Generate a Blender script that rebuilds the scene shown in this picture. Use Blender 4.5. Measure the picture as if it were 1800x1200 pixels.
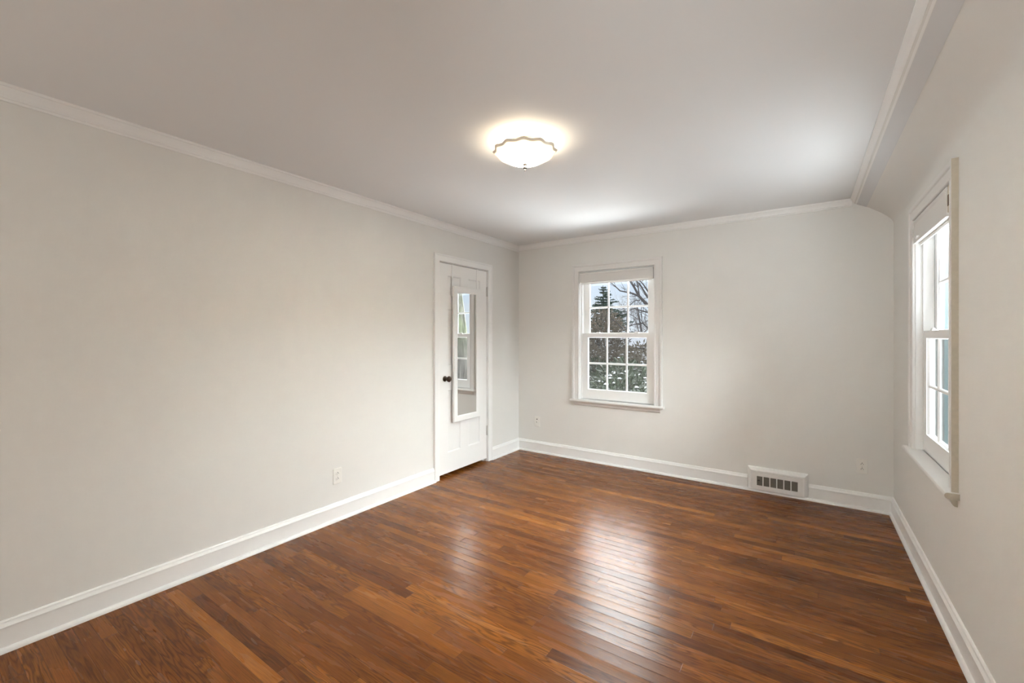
import bpy, bmesh, math, random
from mathutils import Vector, Matrix
from mathutils import noise as mnoise

# ------------------------------------------------------------------ scene, camera, light
for o in list(bpy.data.objects):
    bpy.data.objects.remove(o)
S = bpy.context.scene
COL = S.collection
PI = math.pi
R = math.radians

cam_d = bpy.data.cameras.new('camera')
cam = bpy.data.objects.new('camera', cam_d)
COL.objects.link(cam)
cam.location = (2.853, -4.331, 1.354)
cam.rotation_euler = (R(90), 0, math.atan(515 / 756))
cam_d.sensor_width = 36
cam_d.lens = 756 / 1800 * 36
cam_d.shift_y = -9 / 1800
cam_d.clip_start = 0.05
cam_d.clip_end = 500
S.camera = cam

S.view_settings.view_transform = 'Standard'
S.view_settings.look = 'None'
S.view_settings.gamma = 1
S.view_settings.use_curve_mapping = False
S.view_settings.exposure = 0.14

# sky: overcast winter sky, pale blue near the horizon and brighter overhead
W = bpy.data.worlds.new('winter_sky')
S.world = W
W.use_nodes = True
wt = W.node_tree
wt.nodes.clear()
_tc = wt.nodes.new('ShaderNodeTexCoord')
_sx = wt.nodes.new('ShaderNodeSeparateXYZ')
_rp = wt.nodes.new('ShaderNodeValToRGB')
_nz = wt.nodes.new('ShaderNodeTexNoise')
_mp = wt.nodes.new('ShaderNodeMapping')
_mx = wt.nodes.new('ShaderNodeMix')
_cr = wt.nodes.new('ShaderNodeValToRGB')
_bg = wt.nodes.new('ShaderNodeBackground')
_ow = wt.nodes.new('ShaderNodeOutputWorld')
_mx.data_type = 'RGBA'
_mp.inputs['Scale'].default_value = (5, 5, 12)
_nz.inputs['Scale'].default_value = 1.6
_nz.inputs['Detail'].default_value = 5
wt.links.new(_tc.outputs['Generated'], _sx.inputs[0])
wt.links.new(_sx.outputs['Z'], _rp.inputs[0])
wt.links.new(_tc.outputs['Generated'], _mp.inputs[0])
wt.links.new(_mp.outputs[0], _nz.inputs['Vector'])
wt.links.new(_nz.outputs[0], _cr.inputs[0])
e = _rp.color_ramp.elements
e[0].position = 0.0;  e[0].color = (0.84, 0.91, 1.0, 1)
e[1].position = 0.17; e[1].color = (0.64, 0.78, 0.98, 1)
for p, c in ((0.36, (1.45, 1.5, 1.6, 1)), (1.0, (1.7, 1.75, 1.85, 1))):
    n_ = _rp.color_ramp.elements.new(p); n_.color = c
_cr.color_ramp.elements[0].position = 0.45
_cr.color_ramp.elements[0].color = (0, 0, 0, 1)
_cr.color_ramp.elements[1].position = 0.7
_cr.color_ramp.elements[1].color = (0.55, 0.55, 0.55, 1)
wt.links.new(_cr.outputs[0], _mx.inputs['Factor'])
wt.links.new(_rp.outputs[0], _mx.inputs[6])
_mx.inputs[7].default_value = (0.92, 0.94, 0.98, 1)
wt.links.new(_rp.outputs[0], _bg.inputs['Color'])
# clouds lighten only the low sky; above, the ramp already carries the overcast brightness
_mm = wt.nodes.new('ShaderNodeMix'); _mm.data_type = 'RGBA'
_st = wt.nodes.new('ShaderNodeMath'); _st.operation = 'GREATER_THAN'; _st.inputs[1].default_value = 0.2
wt.links.new(_sx.outputs['Z'], _st.inputs[0])
wt.links.new(_st.outputs[0], _mm.inputs['Factor'])
wt.links.new(_mx.outputs[2], _mm.inputs[6])
wt.links.new(_rp.outputs[0], _mm.inputs[7])
wt.links.new(_mm.outputs[2], _bg.inputs['Color'])
_bg.inputs['Strength'].default_value = 1.0
wt.links.new(_bg.outputs[0], _ow.inputs[0])


def area(name, loc, rot, sx, sy, power, color=(1, 1, 1), portal=False):
    l = bpy.data.lights.new(name, 'AREA')
    l.shape = 'RECTANGLE'; l.size = sx; l.size_y = sy
    l.energy = power; l.color = color
    if portal:
        l.cycles.is_portal = True
    o = bpy.data.objects.new(name, l)
    COL.objects.link(o)
    o.location = loc; o.rotation_euler = rot
    return o


# added fill light behind the camera, in front of the rear wall
area('rear_fill', (1.7, -6.55, 1.2), (R(85), 0, 0), 3.0, 2.1, 31, (1.0, 0.985, 0.90))
# added fill light near the camera, aimed at the far ceiling
_fl = area('camera_fill', (2.75, -4.45, 1.75), (0, 0, 0), 0.35, 0.35, 2.6, (0.96, 1.0, 0.99))
_fl.rotation_euler = (Vector((2.5, -0.5, 2.44)) - _fl.location).to_track_quat('-Z', 'Y').to_euler()
_fl.data.spread = R(76)
# daylight outside the two windows: bright overcast sky above the garden and light thrown up by the snow
_nl = area('north_sky_light', (2.1, 4.3, 4.0), (R(-60), 0, 0), 7.4, 3.2, 1500, (0.95, 0.98, 1.0)); _nl.data.spread = R(120)
_ns = area('north_snow_light', (1.0, 2.1, -0.3), (R(180 + 40), 0, 0), 3.4, 3.0, 420, (0.97, 0.99, 1.0)); _ns.data.spread = R(130)
_es = area('east_sky_light', (7.6, -1.2, 3.5), (0, R(62), 0), 2.4, 6.4, 1500, (0.92, 0.97, 1.0)); _es.data.spread = R(110)
_ew = area('east_snow_light', (4.55, -1.2, -0.3), (0, R(180 - 15), 0), 1.6, 5.0, 250, (0.97, 0.99, 1.0))
# sky portals in the two window openings
area('back_window_portal', (1.2075, 0.15, 1.36), (R(-90), 0, 0), 0.85, 1.45, 1, portal=True)
area('side_window_portal', (3.56, -1.185, 1.36), (0, R(90), 0), 1.45, 0.85, 1, portal=True)


# ------------------------------------------------------------------ materials
def new_mat(name):
    m = bpy.data.materials.new(name)
    m.use_nodes = True
    nt = m.node_tree
    nt.nodes.clear()
    out = nt.nodes.new('ShaderNodeOutputMaterial')
    return m, nt, out


def N(nt, t, **kw):
    n = nt.nodes.new(t)
    for k, v in kw.items():
        setattr(n, k, v)
    return n


def L(nt, a, b):
    nt.links.new(a, b)


def paint(name, col, rough=0.5, bump=0.0, scale=60, var=0.0, metallic=0.0, spec=0.5):
    m, nt, out = new_mat(name)
    b = N(nt, 'ShaderNodeBsdfPrincipled')
    b.inputs['Base Color'].default_value = (*col, 1)
    b.inputs['Roughness'].default_value = rough
    b.inputs['Metallic'].default_value = metallic
    b.inputs['Specular IOR Level'].default_value = spec
    L(nt, b.outputs[0], out.inputs[0])
    if bump or var:
        g = N(nt, 'ShaderNodeNewGeometry')
        nz = N(nt, 'ShaderNodeTexNoise')
        nz.inputs['Scale'].default_value = scale
        nz.inputs['Detail'].default_value = 4
        L(nt, g.outputs['Position'], nz.inputs['Vector'])
        if bump:
            bp = N(nt, 'ShaderNodeBump')
            bp.inputs['Strength'].default_value = bump
            bp.inputs['Distance'].default_value = 0.002
            L(nt, nz.outputs[0], bp.inputs['Height'])
            L(nt, bp.outputs[0], b.inputs['Normal'])
        if var:
            mx = N(nt, 'ShaderNodeMix', data_type='RGBA')
            mx.inputs[6].default_value = (*[c * (1 - var) for c in col], 1)
            mx.inputs[7].default_value = (*[min(1, c * (1 + var)) for c in col], 1)
            L(nt, nz.outputs[0], mx.inputs['Factor'])
            L(nt, mx.outputs[2], b.inputs['Base Color'])
    return m


M = {}
M['wall'] = paint('wall_paint', (0.80, 0.79, 0.76), 0.55, 0.10, 90)
M['ceiling'] = paint('ceiling_paint', (0.86, 0.87, 0.875), 0.75, 0.08, 70)
M['stop'] = paint('outer_stop_paint', (0.035, 0.052, 0.053), 0.6)
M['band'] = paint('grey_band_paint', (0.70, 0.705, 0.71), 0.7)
M['casing'] = paint('casing_paint', (0.81, 0.795, 0.775), 0.35, 0.04, 40)
M['trim'] = paint('trim_paint', (0.90, 0.895, 0.88), 0.32, 0.04, 40)
M['door'] = paint('door_paint', (0.91, 0.905, 0.89), 0.34, 0.05, 35)
M['vinyl'] = paint('window_vinyl', (0.90, 0.90, 0.89), 0.35)
M['edge'] = paint('worn_shaded_edge_paint', (0.58, 0.525, 0.43), 0.6, 0.3, 60, var=0.10)  # worn edge paint; its tan also holds the dim warm shade
M['shade'] = paint('shade_cassette', (0.77, 0.755, 0.73), 0.45)
M['shade_fabric'] = paint('shade_fabric', (0.86, 0.86, 0.84), 0.8, 0.1, 400)
M['bracket'] = paint('shade_bracket', (0.62, 0.54, 0.42), 0.5)
M['brown'] = paint('bracket_hole', (0.14, 0.09, 0.05), 0.7)
M['plastic'] = paint('white_plastic', (0.84, 0.825, 0.78), 0.35)
M['slot'] = paint('slot_dark', (0.03, 0.026, 0.022), 0.6)
M['bronze'] = paint('dark_bronze', (0.055, 0.035, 0.022), 0.32, metallic=0.8)
M['chrome'] = paint('brushed_nickel', (0.62, 0.58, 0.52), 0.22, metallic=1.0)
M['finial'] = paint('aged_brass', (0.012, 0.010, 0.009), 0.6, spec=0.15)
M['hinge'] = paint('hinge_painted', (0.62, 0.60, 0.57), 0.4, metallic=0.3)
M['mirror'] = paint('mirror_silver', (0.86, 0.87, 0.86), 0.0, metallic=1.0)
M['frame_white'] = paint('mirror_frame_white', (0.91, 0.905, 0.89), 0.38)
M['vent_dark'] = paint('register_damper', (0.15, 0.135, 0.11), 0.55, 0.0, var=0.15, scale=120)
M['register'] = paint('register_enamel', (0.84, 0.83, 0.81), 0.38)
M['teal'] = paint('teal_shutter', (0.024, 0.062, 0.070), 0.45, var=0.15, scale=14)
M['siding'] = paint('outside_siding', (0.55, 0.53, 0.50), 0.7)
M['snow'] = paint('snow', (0.86, 0.89, 0.94), 0.8, 0.4, 6, var=0.03)
M['closet'] = paint('closet_dark', (0.05, 0.045, 0.04), 0.8)
M['bark'] = paint('bare_bark', (0.050, 0.045, 0.045), 0.9, 0.6, 30, var=0.25)
M['twig'] = paint('grey_twigs', (0.20, 0.18, 0.17), 0.9, var=0.2, scale=9)
M['brush'] = paint('brown_brush', (0.25, 0.205, 0.165), 0.9, var=0.35, scale=6)
M['conifer'] = paint('conifer_needles', (0.045, 0.085, 0.058), 0.8, var=0.35, scale=3)
M['leaf'] = paint('evergreen_leaf', (0.022, 0.034, 0.015), 0.5, var=0.4, scale=9)
M['leaf_dull'] = paint('dull_leaf', (0.185, 0.155, 0.115), 0.7, var=0.4, scale=9)
M['roof_edge'] = paint('dark_fascia', (0.05, 0.06, 0.07), 0.7)


def glass_mat():
    m, nt, out = new_mat('window_glass')
    t = N(nt, 'ShaderNodeBsdfTransparent'); t.inputs[0].default_value = (0.96, 0.975, 0.97, 1)
    g = N(nt, 'ShaderNodeBsdfGlossy'); g.inputs['Roughness'].default_value = 0.0
    lw = N(nt, 'ShaderNodeLayerWeight')
    pw = N(nt, 'ShaderNodeMath', operation='POWER'); pw.inputs[1].default_value = 5.0
    L(nt, lw.outputs['Facing'], pw.inputs[0])
    f = N(nt, 'ShaderNodeMath', operation='MULTIPLY_ADD'); f.inputs[1].default_value = 0.96; f.inputs[2].default_value = 0.04
    L(nt, pw.outputs[0], f.inputs[0])
    mx = N(nt, 'ShaderNodeMixShader')
    L(nt, f.outputs[0], mx.inputs[0]); L(nt, t.outputs[0], mx.inputs[1]); L(nt, g.outputs[0], mx.inputs[2])
    L(nt, mx.outputs[0], out.inputs[0])
    return m


def screen_mat():
    m, nt, out = new_mat('insect_screen_mesh')
    t = N(nt, 'ShaderNodeBsdfTransparent')
    d = N(nt, 'ShaderNodeBsdfDiffuse'); d.inputs[0].default_value = (0.03, 0.03, 0.03, 1)
    mx = N(nt, 'ShaderNodeMixShader'); mx.inputs[0].default_value = 0.25
    L(nt, t.outputs[0], mx.inputs[1]); L(nt, d.outputs[0], mx.inputs[2]); L(nt, mx.outputs[0], out.inputs[0])
    return m


def bowl_mat(lit=True):
    m, nt, out = new_mat('frosted_lamp_glass' if lit else 'frosted_lamp_glass_inside')
    t = N(nt, 'ShaderNodeBsdfTranslucent'); t.inputs[0].default_value = (0.97, 0.93, 0.85, 1)
    d = N(nt, 'ShaderNodeBsdfPrincipled'); d.inputs['Base Color'].default_value = (0.9, 0.86, 0.78, 1)
    d.inputs['Roughness'].default_value = 0.25
    mx = N(nt, 'ShaderNodeMixShader'); mx.inputs[0].default_value = 0.55
    L(nt, d.outputs[0], mx.inputs[1]); L(nt, t.outputs[0], mx.inputs[2])
    # the bulbs shine through the middle of the bowl; its rim only glows cream
    em = N(nt, 'ShaderNodeEmission'); em.inputs[0].default_value = (1.0, 0.90, 0.75, 1)
    tc = N(nt, 'ShaderNodeTexCoord'); vl = N(nt, 'ShaderNodeVectorMath', operation='MULTIPLY'); vl.inputs[1].default_value = (1, 1, 0)
    ln = N(nt, 'ShaderNodeVectorMath', operation='LENGTH'); mr = N(nt, 'ShaderNodeMapRange', interpolation_type='SMOOTHERSTEP')
    mr.inputs[1].default_value = 0.02; mr.inputs[2].default_value = 0.115; mr.inputs[3].default_value = 500; mr.inputs[4].default_value = 0.12
    L(nt, tc.outputs['Object'], vl.inputs[0]); L(nt, vl.outputs[0], ln.inputs[0]); L(nt, ln.outputs['Value'], mr.inputs[0])
    L(nt, mr.outputs[0], em.inputs[1])
    ad = N(nt, 'ShaderNodeAddShader')
    L(nt, mx.outputs[0], ad.inputs[0]); L(nt, em.outputs[0], ad.inputs[1])
    L(nt, (ad if lit else mx).outputs[0], out.inputs[0])
    return m


def bark_moss():
    m, nt, out = new_mat('mossy_bark')
    b = N(nt, 'ShaderNodeBsdfPrincipled'); b.inputs['Roughness'].default_value = 0.95
    g = N(nt, 'ShaderNodeNewGeometry')
    mp = N(nt, 'ShaderNodeMapping'); mp.inputs['Scale'].default_value = (14, 14, 3.5)
    nz = N(nt, 'ShaderNodeTexNoise'); nz.inputs['Scale'].default_value = 1; nz.inputs['Detail'].default_value = 6
    n2 = N(nt, 'ShaderNodeTexNoise'); n2.inputs['Scale'].default_value = 1.6; n2.inputs['Detail'].default_value = 6
    L(nt, g.outputs['Position'], mp.inputs[0]); L(nt, mp.outputs[0], nz.inputs['Vector'])
    L(nt, g.outputs['Position'], n2.inputs['Vector'])
    r1 = N(nt, 'ShaderNodeValToRGB'); e = r1.color_ramp.elements
    e[0].position = 0.35; e[0].color = (0.03, 0.026, 0.022, 1); e[1].position = 0.65; e[1].color = (0.13, 0.12, 0.108, 1)
    r2 = N(nt, 'ShaderNodeValToRGB'); e = r2.color_ramp.elements
    e[0].position = 0.35; e[0].color = (0.035, 0.048, 0.018, 1); e[1].position = 0.65; e[1].color = (0.10, 0.125, 0.055, 1)
    L(nt, nz.outputs[0], r1.inputs[0]); L(nt, nz.outputs[0], r2.inputs[0])
    sx = N(nt, 'ShaderNodeSeparateXYZ'); L(nt, g.outputs['Position'], sx.inputs[0])
    mr = N(nt, 'ShaderNodeMapRange'); mr.inputs[1].default_value = 0.9; mr.inputs[2].default_value = 1.9
    L(nt, sx.outputs['Z'], mr.inputs[0])
    mu = N(nt, 'ShaderNodeMath', operation='MULTIPLY'); L(nt, mr.outputs[0], mu.inputs[0])
    r3 = N(nt, 'ShaderNodeMapRange'); r3.inputs[1].default_value = 0.35; r3.inputs[2].default_value = 0.55
    L(nt, n2.outputs[0], r3.inputs[0]); L(nt, r3.outputs[0], mu.inputs[1])
    mx = N(nt, 'ShaderNodeMix', data_type='RGBA')
    L(nt, mu.outputs[0], mx.inputs['Factor']); L(nt, r1.outputs[0], mx.inputs[6]); L(nt, r2.outputs[0], mx.inputs[7])
    L(nt, mx.outputs[2], b.inputs['Base Color'])
    bp = N(nt, 'ShaderNodeBump'); bp.inputs['Distance'].default_value = 0.03
    L(nt, nz.outputs[0], bp.inputs['Height']); L(nt, bp.outputs[0], b.inputs['Normal'])
    L(nt, b.outputs[0], out.inputs[0])
    return m


def floor_mat():
    """strip oak, boards running along X, stained mid brown with a satin varnish"""
    m, nt, out = new_mat('stained_oak_strips')
    BW = 0.0572

    def math_(op, a=None, b=None, c=None):
        n = N(nt, 'ShaderNodeMath', operation=op)
        for i, v in enumerate((a, b, c)):
            if v is None:
                continue
            if isinstance(v, (int, float)):
                n.inputs[i].default_value = v
            else:
                L(nt, v, n.inputs[i])
        return n.outputs[0]

    def wn(vec, dim='3D'):
        n = N(nt, 'ShaderNodeTexWhiteNoise', noise_dimensions=dim)
        L(nt, vec, n.inputs['W' if dim == '1D' else 'Vector'])
        return n

    def comb(x, y, z=0.0):
        n = N(nt, 'ShaderNodeCombineXYZ')
        for i, v in enumerate((x, y, z)):
            if isinstance(v, (int, float)):
                n.inputs[i].default_value = v
            else:
                L(nt, v, n.inputs[i])
        return n.outputs[0]

    def mix(f, a, b, mode='MIX'):
        n = N(nt, 'ShaderNodeMix', data_type='RGBA', blend_type=mode)
        for s, v in (('Factor', f), (6, a), (7, b)):
            if isinstance(v, (int, float)):
                n.inputs[s].default_value = v
            elif isinstance(v, tuple):
                n.inputs[s].default_value = v
            else:
                L(nt, v, n.inputs[s])
        return n.outputs[2]

    g = N(nt, 'ShaderNodeNewGeometry')
    sp = N(nt, 'ShaderNodeSeparateXYZ'); L(nt, g.outputs['Position'], sp.inputs[0])
    x, y = sp.outputs['X'], sp.outputs['Y']
    yr = math_('DIVIDE', y, BW)
    row = math_('FLOOR', yr)
    fy = math_('FRACT', yr)
    rr = wn(row, '1D')
    ln = math_('MULTIPLY_ADD', rr.outputs['Value'], 1.1, 0.55)
    off = wn(math_('ADD', row, 37.3), '1D')
    xs = math_('DIVIDE', math_('MULTIPLY_ADD', off.outputs['Value'], 7.0, x), ln)
    brd = math_('FLOOR', xs)
    fx = math_('FRACT', xs)
    rnd = wn(comb(row, brd))
    val = rnd.outputs['Value']
    rsep = N(nt, 'ShaderNodeSeparateColor'); L(nt, rnd.outputs['Color'], rsep.inputs[0])
    # per-board tone
    ramp = N(nt, 'ShaderNodeValToRGB'); e = ramp.color_ramp.elements
    ramp.color_ramp.interpolation = 'LINEAR'
    e[0].position = 0.0; e[0].color = (0.130, 0.042, 0.0105, 1)
    e[1].position = 1.0; e[1].color = (0.37, 0.140, 0.026, 1)
    for p, c in ((0.12, (0.172, 0.057, 0.0125, 1)), (0.65, (0.222, 0.077, 0.0155, 1)), (0.9, (0.262, 0.094, 0.0185, 1))):
        n_ = e.new(p); n_.color = c
    L(nt, val, ramp.inputs[0])
    # grain: stretched noise + cathedral waves, shifted per board
    gx = math_('MULTIPLY_ADD', rsep.outputs[0], 31.0, x)
    gy = math_('MULTIPLY_ADD', rsep.outputs[1], 17.0, y)
    n1 = N(nt, 'ShaderNodeTexNoise'); n1.inputs['Scale'].default_value = 1; n1.inputs['Detail'].default_value = 6
    n1.inputs['Roughness'].default_value = 0.65
    L(nt, comb(math_('MULTIPLY', gx, 7.0), math_('MULTIPLY', gy, 260.0)), n1.inputs['Vector'])
    n2 = N(nt, 'ShaderNodeTexNoise'); n2.inputs['Scale'].default_value = 1; n2.inputs['Detail'].default_value = 2
    L(nt, comb(math_('MULTIPLY', gx, 2.1), math_('MULTIPLY', gy, 17.0)), n2.inputs['Vector'])
    ring = math_('SINE', math_('MULTIPLY_ADD', n2.outputs[0], 64.0, math_('MULTIPLY', gy, 160.0)))
    ring01 = math_('MULTIPLY_ADD', ring, 0.5, 0.5)
    ringp = math_('POWER', ring01, 2.2)
    ramt = math_('MULTIPLY', math_('GREATER_THAN', rsep.outputs[2], 0.35), 0.62)
    n3 = N(nt, 'ShaderNodeTexNoise'); n3.inputs['Scale'].default_value = 1; n3.inputs['Detail'].default_value = 3
    L(nt, comb(math_('MULTIPLY', gx, 2.0), math_('MULTIPLY', gy, 14.0)), n3.inputs['Vector'])
    c0 = mix(math_('MULTIPLY', ringp, ramt), ramp.outputs[0], (0.075, 0.024, 0.007, 1))
    gr = N(nt, 'ShaderNodeMapRange'); gr.inputs[1].default_value = 0.3; gr.inputs[2].default_value = 0.7
    gr.inputs[3].default_value = 0.62; gr.inputs[4].default_value = 1.30
    L(nt, n1.outputs[0], gr.inputs[0])
    bl = N(nt, 'ShaderNodeMapRange'); bl.inputs[1].default_value = 0.3; bl.inputs[2].default_value = 0.7
    bl.inputs[3].default_value = 0.85; bl.inputs[4].default_value = 1.15
    L(nt, n3.outputs[0], bl.inputs[0])
    k = math_('MULTIPLY', gr.outputs[0], bl.outputs[0])
    c1 = mix(1.0, c0, comb(k, k, k), 'MULTIPLY')
    # joints
    dy = math_('MULTIPLY', math_('MINIMUM', fy, math_('SUBTRACT', 1.0, fy)), BW)
    dx = math_('MULTIPLY', math_('MINIMUM', fx, math_('SUBTRACT', 1.0, fx)), ln)
    jd = math_('MINIMUM', dy, dx)
    jm = N(nt, 'ShaderNodeMapRange'); jm.inputs[1].default_value = 0.0004; jm.inputs[2].default_value = 0.0013
    jm.inputs[3].default_value = 0.55; jm.inputs[4].default_value = 0.0
    L(nt, jd, jm.inputs[0])
    c2 = mix(jm.outputs[0], c1, (0.03, 0.012, 0.006, 1))
    b = N(nt, 'ShaderNodeBsdfPrincipled')
    L(nt, c2, b.inputs['Base Color'])
    ro = N(nt, 'ShaderNodeMapRange'); ro.inputs[3].default_value = 0.23; ro.inputs[4].default_value = 0.31
    L(nt, n3.outputs[0], ro.inputs[0])
    L(nt, ro.outputs[0], b.inputs['Roughness'])
    b.inputs['Specular IOR Level'].default_value = 0.16
    bp = N(nt, 'ShaderNodeBump'); bp.inputs['Strength'].default_value = 1.0; bp.inputs['Distance'].default_value = 1.0
    hj = N(nt, 'ShaderNodeMapRange'); hj.inputs[1].default_value = 0.0; hj.inputs[2].default_value = 0.002
    L(nt, jd, hj.inputs[0])
    hh = math_('ADD', hj.outputs[0], math_('MULTIPLY', math_('SUBTRACT', n1.outputs[0], math_('MULTIPLY', ringp, ramt)), 0.12))
    # boards are slightly cupped and tilted, which draws the window reflections out lengthwise
    cc = math_('SUBTRACT', fy, 0.5)
    cup = math_('MULTIPLY', math_('MULTIPLY', cc, cc), math_('MULTIPLY_ADD', rsep.outputs[0], 0.0012, 0.0006))
    tilt = math_('MULTIPLY', cc, math_('MULTIPLY', math_('SUBTRACT', rsep.outputs[1], 0.5), 0.0022))
    hh2 = math_('ADD', math_('MULTIPLY', hh, 0.00042), math_('ADD', cup, tilt))
    L(nt, hh2, bp.inputs['Height'])
    L(nt, bp.outputs[0], b.inputs['Normal'])
    L(nt, b.outputs[0], out.inputs[0])
    return m


M['glass'] = glass_mat()
M['screen'] = screen_mat()
M['bowl'] = bowl_mat()
M['rim'] = paint('amber_glass_rim', (0.97, 0.90, 0.76), 0.2)
M['bowl_inside'] = bowl_mat(False)
M['moss'] = bark_moss()
M['floor'] = floor_mat()


# ------------------------------------------------------------------ mesh helpers
class MB:
    """collects shapes and links them as one mesh object; fn maps local to world points"""
    def __init__(self, fn=None):
        self.v = []; self.f = []; self.mi = []; self.fn = fn; self.cur = 0

    def add(self, vs, fs):
        o = len(self.v)
        self.v += [tuple(p) for p in vs]
        self.f += [tuple(i + o for i in f) for f in fs]
        self.mi += [self.cur] * len(fs)

    def box(self, a, b):
        x0, y0, z0 = a; x1, y1, z1 = b
        self.add([(x0, y0, z0), (x1, y0, z0), (x1, y1, z0), (x0, y1, z0), (x0, y0, z1), (x1, y0, z1), (x1, y1, z1), (x0, y1, z1)],
                 [(0, 3, 2, 1), (4, 5, 6, 7), (0, 1, 5, 4), (1, 2, 6, 5), (2, 3, 7, 6), (3, 0, 4, 7)])

    def extr(self, prof, p0, p1):
        """prof: closed list of points; p0/p1 map a profile point to its start/end position"""
        n = len(prof)
        vs = [p0(*p) for p in prof] + [p1(*p) for p in prof]
        fs = [(i, (i + 1) % n, n + (i + 1) % n, n + i) for i in range(n)]
        fs += [tuple(range(n))[::-1], tuple(range(n, 2 * n))]
        self.add(vs, fs)

    def sweep(self, path, prof, put, closed=False):
        """prof (u outwards, v along the normal) swept round a 2-D path with mitred corners; put(a,b,v) -> xyz"""
        n = len(path); k = len(prof); rings = []
        for i in range(n):
            def nrm(j):
                p, q = path[j % n], path[(j + 1) % n]
                d = Vector((q[0] - p[0], q[1] - p[1])).normalized()
                return Vector((-d.y, d.x))
            if closed:
                a, b = nrm(i - 1), nrm(i)
            else:
                a = nrm(max(i - 1, 0)); b = nrm(min(i, n - 2))
            mdir = (a + b); mdir = mdir / mdir.dot(a) if mdir.length > 1e-6 else a
            rings.append([put(path[i][0] + mdir.x * u, path[i][1] + mdir.y * u, v) for u, v in prof])
        vs = [p for r in rings for p in r]
        fs = []
        for i in range(n if closed else n - 1):
            j = (i + 1) % n
            for t in range(k):
                u = (t + 1) % k
                fs.append((i * k + t, i * k + u, j * k + u, j * k + t))
        if not closed:
            fs += [tuple(range(k))[::-1], tuple((n - 1) * k + t for t in range(k))]
        self.add(vs, fs)

    def lathe(self, prof, put, seg=32, mod=None):
        """prof (r, h) points; put(x, y, h) -> xyz"""
        rows = []
        vs = []
        for i, (r, h) in enumerate(prof):
            if r < 1e-6:
                rows.append([len(vs)]); vs.append(put(0, 0, h)); continue
            idx = []
            for s in range(seg):
                t = 2 * PI * s / seg
                rr, hh = (r, h) if mod is None else mod(r, h, t, i)
                idx.append(len(vs)); vs.append(put(rr * math.cos(t), rr * math.sin(t), hh))
            rows.append(idx)
        fs = []
        for a, b in zip(rows, rows[1:]):
            for s in range(seg):
                t = (s + 1) % seg
                if len(a) == 1 and len(b) == 1: continue
                if len(a) == 1: fs.append((a[0], b[s], b[t]))
                elif len(b) == 1: fs.append((a[s], a[t], b[0]))
                else: fs.append((a[s], a[t], b[t], b[s]))
        self.add(vs, fs)

    def tube(self, pts, rad, seg=5):
        pts = [Vector(p) for p in pts]
        n = len(pts); vs = []; fs = []
        for i, p in enumerate(pts):
            d = (pts[min(i + 1, n - 1)] - pts[max(i - 1, 0)])
            if d.length < 1e-9: d = Vector((0, 0, 1))
            d.normalize()
            a = d.cross(Vector((0.31, 0.87, 0.39)))
            if a.length < 1e-4: a = d.cross(Vector((1, 0, 0)))
            a.normalize(); b = d.cross(a)
            r = rad[i]
            vs += [tuple(p + a * r * math.cos(2 * PI * s / seg) + b * r * math.sin(2 * PI * s / seg)) for s in range(seg)]
        for i in range(n - 1):
            for s in range(seg):
                t = (s + 1) % seg
                fs.append((i * seg + s, i * seg + t, (i + 1) * seg + t, (i + 1) * seg + s))
        fs += [tuple(range(seg))[::-1], tuple((n - 1) * seg + s for s in range(seg))]
        self.add(vs, fs)

    def build(self, name, mat, parent=None, recalc=True, smooth=True, bevel=0.0, angle=32):
        me = bpy.data.meshes.new(name)
        vs = self.v if self.fn is None else [self.fn(*p) for p in self.v]
        if parent is not None:
            o_ = Vector(parent['_base']) if '_base' in parent else Vector((0, 0, 0))
            vs = [tuple(Vector(p) - o_) for p in vs]
        me.from_pydata(vs, [], self.f)
        mats = mat if isinstance(mat, list) else [mat]
        for m_ in mats: me.materials.append(m_)
        if len(mats) > 1:
            me.polygons.foreach_set('material_index', self.mi)
        if recalc:
            bm = bmesh.new(); bm.from_mesh(me)
            bmesh.ops.recalc_face_normals(bm, faces=bm.faces[:])
            bm.to_mesh(me); bm.free()
        if smooth:
            me.polygons.foreach_set('use_smooth', [True] * len(me.polygons))
            me.set_sharp_from_angle(angle=R(angle))
        me.update()
        o = bpy.data.objects.new(name, me)
        COL.objects.link(o)
        if parent is not None: o.parent = parent
        if bevel:
            b = o.modifiers.new('edge', 'BEVEL'); b.width = bevel; b.segments = 2; b.limit_method = 'ANGLE'
            b.angle_limit = R(40)
        return o


BASES = {}


def tag(o, label=None, cat=None, group=None, kind=None):
    if label: o['label'] = label
    if cat: o['category'] = cat
    if group: o['group'] = group
    if kind: o['kind'] = kind
    return o


def root(name, loc, label, cat, group=None, kind=None):
    o = bpy.data.objects.new(name, None)
    COL.objects.link(o)
    o.location = loc
    o.empty_display_size = 0.1
    o['_base'] = tuple(loc)
    tag(o, label, cat, group, kind)
    return o


def sub(mb, name, mat, part, **kw):
    """a sub-part: its mesh is written relative to the part's own thing"""
    base = part.parent
    o = mb.build(name, mat, base, **kw)
    o.parent = part
    return o


def structure(mb, name, mat, label, cat, **kw):
    o = mb.build(name, mat, **kw)
    return tag(o, label, cat, kind='structure')


# ------------------------------------------------------------------ room shell
CX, RX, RZ = 3.41, 3.41, 2.44
YB = -6.6            # rear wall behind the camera
mb = MB(); mb.box((-0.7, YB - 0.15, -0.12), (RX + 0.14, 0.13, 0.0))
structure(mb, 'floor', M['floor'], 'glossy brown stained oak strip floor', 'floor', smooth=False)
mb = MB(); mb.box((-0.12, YB - 0.15, RZ), (3.215, 0.13, RZ + 0.12))
structure(mb, 'ceiling', M['ceiling'], 'flat pale grey painted ceiling', 'ceiling', smooth=False)

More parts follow.
